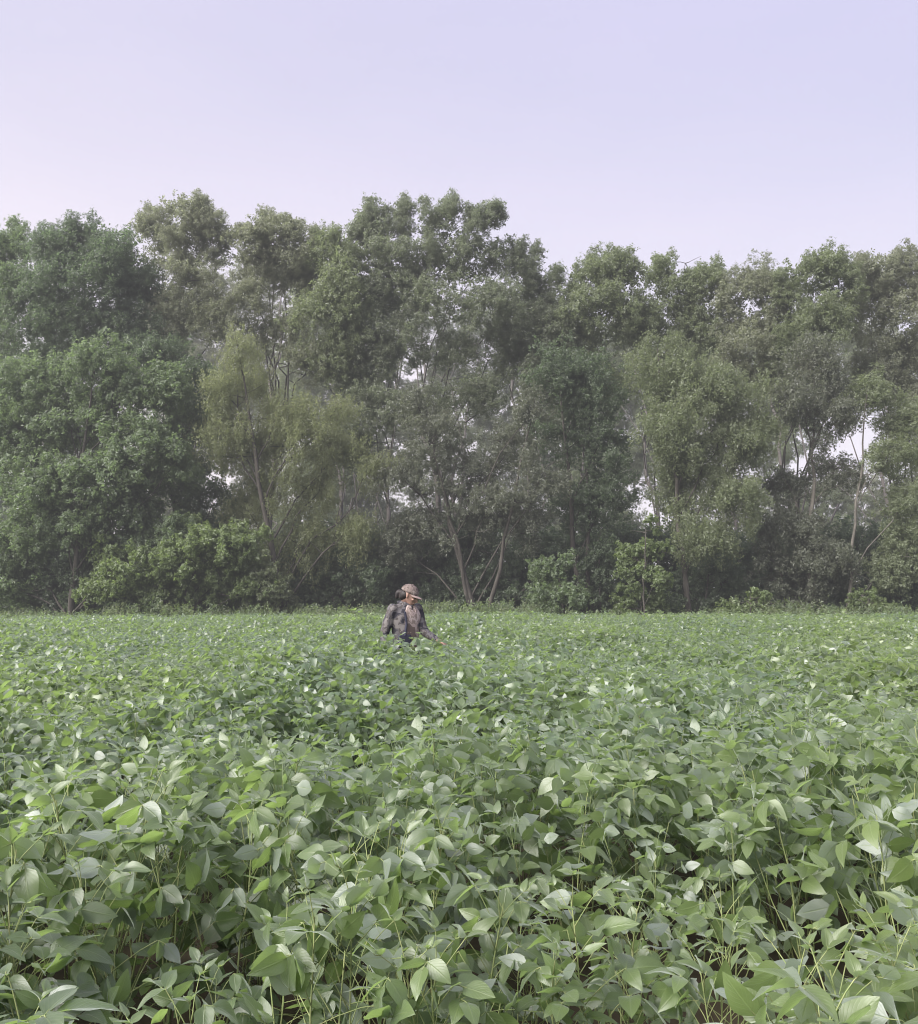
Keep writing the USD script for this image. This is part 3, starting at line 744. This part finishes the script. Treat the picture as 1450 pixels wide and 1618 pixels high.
HC_ = W(0.0, -0.075, 1.515)                      # head centre
hd = math.radians(42 + 38); tiltd = math.radians(24)


def HW(x, y, z):
    """Head frame (front = -y), nodding forward and turned further to the right."""
    y2, z2 = y * math.cos(tiltd) - z * math.sin(tiltd), y * math.sin(tiltd) + z * math.cos(tiltd)
    return HC_ + np.array([x * math.cos(hd) - y2 * math.sin(hd), x * math.sin(hd) + y2 * math.cos(hd), z2])


def HE(c, r, n=2):
    v = np.asarray(trimesh.creation.icosphere(n, 1.0).vertices) * np.asarray(r) + np.asarray(c)
    return np.array([HW(*p) for p in v])


shR, shL = W(-0.185, 0.0, 1.365), W(0.185, 0.0, 1.365)
elR, wrR = np.array([-0.235, -0.12, 1.085]), np.array([-0.20, -0.20, 0.85])
elL, wrL = np.array([0.215, 0.03, 1.105]), np.array([0.375, -0.07, 1.01])


def hand(wr, d, nrm, side):
    """Palm with four curled fingers and a thumb; d towards the finger tips, nrm out of the back of the hand."""
    d = d / np.linalg.norm(d); nrm = nrm - d * (nrm @ d); nrm /= np.linalg.norm(nrm); s = np.cross(d, nrm) * side
    parts = [hull(sph(wr, 0.024), sph(wr + d * 0.05 + s * 0.026, 0.014), sph(wr + d * 0.05 - s * 0.026, 0.014)),
             hull(sph(wr + d * 0.05 + s * 0.028, 0.013), sph(wr + d * 0.085 + s * 0.03, 0.011), sph(wr + d * 0.085 - s * 0.03, 0.011), sph(wr + d * 0.05 - s * 0.028, 0.013))]
    for k, ln in enumerate((0.068, 0.078, 0.072, 0.056)):
        b = wr + d * 0.085 + s * (0.03 - 0.02 * k)
        j1 = b + (d * 0.9 - nrm * 0.35) * ln * 0.45
        j2 = j1 + (d * 0.6 - nrm * 0.8) * ln * 0.32
        j3 = j2 + (d * 0.2 - nrm * 0.95) * ln * 0.26
        parts += chain([(b, 0.0098), (j1, 0.009), (j2, 0.0083), (j3, 0.0072)])
    b = wr + d * 0.03 + s * 0.028
    j1 = b + (d * 0.55 + s * 0.6 - nrm * 0.3) * 0.045
    j2 = j1 + (d * 0.8 + s * 0.1 - nrm * 0.5) * 0.034
    parts += chain([(b, 0.014), (j1, 0.011), (j2, 0.009)])
    return parts


pz = float(ground_z(PERSON[0], PERSON[1]))
per = thing('person', 'person in a tan cap and grey jacket standing waist deep in the crop, looking down', 'person', (PERSON[0], PERSON[1], pz))
hips = [W(-0.09, 0.0, 0.9), W(0.09, 0.0, 0.9)]
body = torso()
body += chain([(W(0, 0.01, 1.38), 0.062), (W(0, -0.02, 1.46), 0.054), (HW(0, 0.03, -0.02), 0.056)])
body += [hull(HE((0, 0.012, 0.03), (0.074, 0.094, 0.088)), HE((0, -0.03, -0.035), (0.058, 0.06, 0.05)), HE((0, -0.055, -0.085), (0.028, 0.026, 0.024)))]   # skull and jaw
body += [hull(HE((0, -0.088, 0.015), (0.010, 0.010, 0.010)), HE((0, -0.112, -0.028), (0.012, 0.012, 0.010)), HE((0, -0.085, -0.035), (0.018, 0.012, 0.010)))]   # nose
body += [hull(HE((-0.022, -0.086, -0.058), (0.006, 0.007, 0.006)), HE((0.022, -0.086, -0.058), (0.006, 0.007, 0.006)), HE((0, -0.094, -0.057), (0.008, 0.007, 0.008)))]   # mouth
for s in (-1, 1):
    body += [hull(HE((s * 0.076, 0.012, 0.02), (0.008, 0.018, 0.024)), HE((s * 0.074, 0.005, -0.015), (0.007, 0.011, 0.012)))]   # ear
    body += [hull(HE((s * 0.05, -0.070, -0.015), (0.018, 0.018, 0.014)))]
for sh, el, wr in ((shR, elR, wrR), (shL, elL, wrL)):
    body += chain([(sh, 0.052), (el, 0.04), (wr, 0.026)])
for s, hp in zip((-1, 1), hips):
    kn = W(s * 0.10, -0.04, 0.49); an = W(s * 0.11, 0.0, 0.09)
    body += chain([(hp, 0.085), (kn, 0.056), (an, 0.038)])
body_t = fuse(body, 0.02, 6)
hr = fuse(hand(wrR, np.array([0.15, -0.35, -0.9]), np.array([-0.9, -0.4, 0.1]), -1), 0.004, 3)
hl = fuse(hand(wrL, np.array([0.86, -0.25, -0.42]), np.array([0.4, -0.1, 0.9]), -1), 0.004, 3)
whole = trimesh.util.concatenate([body_t, hr, hl])
obj('body', (whole.vertices, whole.faces), SKIN, per, smooth=True)
eye = Geo()
for s in (-1, 1):
    e = trimesh.creation.icosphere(1, 1.0)
    eye.add(np.array([HW(*(np.array(p) * (0.014, 0.008, 0.008) + (s * 0.032, -0.086, 0.012))) for p in e.vertices]), e.faces)
obj('eyes', eye.mesh(), HAIR, per)
# clothes
jk = torso(0.014, 0.86, 1.43)
for sh, el, wr in ((shR, elR, wrR), (shL, elL, wrL)):
    ds = (wr - el)
    jk += chain([(sh, 0.066), (el, 0.054), (el + ds * 0.88, 0.040)])
jt = fuse(jk, 0.02, 6)
p0 = np.array(jt.vertices)
nz = meshkit.fbm(p0 * np.array([14, 14, 9.0]), 2, 4) - 0.5
jt.vertices = p0 + jt.vertex_normals * (nz * 0.022)[:, None]
jk_o = obj('jacket', (jt.vertices, jt.faces), JACKET, per, smooth=True)
tag(jk_o, 'dark grey jacket with long sleeves')
# tan front panel over chest and belly
a = np.linspace(math.radians(-122), math.radians(-18), 14)
rows = [(0.88, 0.165, 0.115), (1.0, 0.15, 0.105), (1.15, 0.17, 0.115), (1.29, 0.183, 0.115), (1.375, 0.135, 0.095), (1.42, 0.07, 0.085)]
pn = []
for z, rx, ry in rows:
    for t in a:
        pn.append((z, rx, ry, t))
outer = np.array([W((rx + 0.020) * math.cos(t), -0.03 * (z - 0.9) + (ry + 0.020) * math.sin(t), z) for z, rx, ry, t in pn])
inner = np.array([W((rx + 0.008) * math.cos(t), -0.03 * (z - 0.9) + (ry + 0.008) * math.sin(t), z) for z, rx, ry, t in pn])
pm = m3.Manifold()
na_ = len(a)
for r in range(len(rows) - 1):
    for c in range(na_ - 1):
        idx = [r * na_ + c, r * na_ + c + 1, (r + 1) * na_ + c, (r + 1) * na_ + c + 1]
        pm = pm + hull(outer[idx], inner[idx])
pt = fuse([pm], 0.025, 3)
tag(obj('shirt_front', (pt.vertices, pt.faces), TAN, per, smooth=True), 'pale tan shirt front')
col = fuse(chain([(W(-0.08, 0.02, 1.44), 0.022), (W(-0.06, -0.07, 1.43), 0.02), (W(0.0, -0.11, 1.39), 0.017)]) + chain([(W(0.08, 0.02, 1.44), 0.022), (W(0.06, -0.07, 1.43), 0.02), (W(0.0, -0.11, 1.39), 0.017)]) + chain([(W(-0.08, 0.02, 1.44), 0.022), (W(0, 0.075, 1.45), 0.022), (W(0.08, 0.02, 1.44), 0.022)]), 0.015, 4)
obj('collar', (col.vertices, col.faces), JACKET, per, smooth=True)
strap = fuse(chain([(W(-0.11, -0.135, 1.33), 0.014), (W(-0.10, -0.15, 1.2), 0.014), (W(-0.12, -0.15, 1.07), 0.016)]), 0.012, 2)
obj('strap', (strap.vertices, strap.faces), DARK, per, smooth=True)
bag = fuse([hull(sph(W(-0.18, -0.125, 1.06), 0.02), sph(W(-0.06, -0.155, 1.06), 0.02), sph(W(-0.18, -0.13, 0.95), 0.025), sph(W(-0.06, -0.155, 0.95), 0.025))], 0.02, 3)
obj('pouch', (bag.vertices, bag.faces), DARK, per, smooth=True)
tr = []
for s, hp in zip((-1, 1), hips):
    kn = W(s * 0.10, -0.04, 0.49); an = W(s * 0.11, 0.0, 0.10)
    tr += chain([(hp, 0.10), (kn, 0.072), (an, 0.058)])
tr += [hull(sph(hips[0], 0.10), sph(hips[1], 0.10))]
tt = fuse(tr, 0.025, 5)
obj('trousers', (tt.vertices, tt.faces), TROUSER, per, smooth=True)
for s in (-1, 1):
    f0 = W(s * 0.11, 0.03, 0.05); f1 = W(s * 0.12, -0.15, 0.035)
    bt = fuse([hull(sph(f0, (0.045, 0.045, 0.05)), sph(f1, (0.045, 0.045, 0.035)), sph(f0 + [0, 0, 0.09], 0.05))], 0.02, 3)
    obj('boot', (bt.vertices, bt.faces), DARK, per, smooth=True)
# cap
dome_v = HE((0, 0.012, 0.045), (0.089, 0.108, 0.092), 3)
local = np.asarray(trimesh.creation.icosphere(3, 1.0).vertices)
cp = m3.Manifold.hull_points(np.array([HW(*(np.array(v) * (0.089, 0.108, 0.092) + (0, 0.012, 0.045))) for v in local if v[2] > -0.12]))
cm = cp.to_mesh(); cpt = trimesh.Trimesh(np.array(cm.vert_properties[:, :3]), np.array(cm.tri_verts))
cap_o = obj('cap', (cpt.vertices, cpt.faces), CAPM, per, smooth=50)
bpts = []
for t in np.linspace(math.radians(-160), math.radians(-20), 13):
    for rr, zz in ((0.095, 0.034), (0.165, 0.022)):
        x_, y_ = 0.085 * math.cos(t), 0.012 + (0.105 if rr < 0.1 else 0.168) * math.sin(t)
        for dz in (0.0, 0.007):
            bpts.append(HW(x_ * (1 if rr < 0.1 else 0.95), y_, zz + dz - 0.10 * x_ * x_ / 0.085))
bl = hull(np.array(bpts)).to_mesh()
tag(obj('bill', (np.array(bl.vert_properties[:, :3]), np.array(bl.tri_verts)), BILL, cap_o), 'pale cap bill')
btn = sph(HW(0, 0.012, 0.138), 0.008, 1)
obj('button', (btn, trimesh.creation.icosphere(1, 1.0).faces), CAPM, cap_o, smooth=True)
hv = fuse([hull(HE((0, 0.045, 0.0), (0.080, 0.072, 0.06)), HE((0, 0.075, -0.05), (0.055, 0.035, 0.03))), hull(HE((0, 0.115, 0.0), (0.028, 0.026, 0.03)), HE((0, 0.135, -0.02), (0.034, 0.032, 0.045)), HE((0, 0.13, -0.07), (0.02, 0.02, 0.02)))], 0.012, 4)
obj('hair', (hv.vertices, hv.faces), HAIR, per, smooth=True)
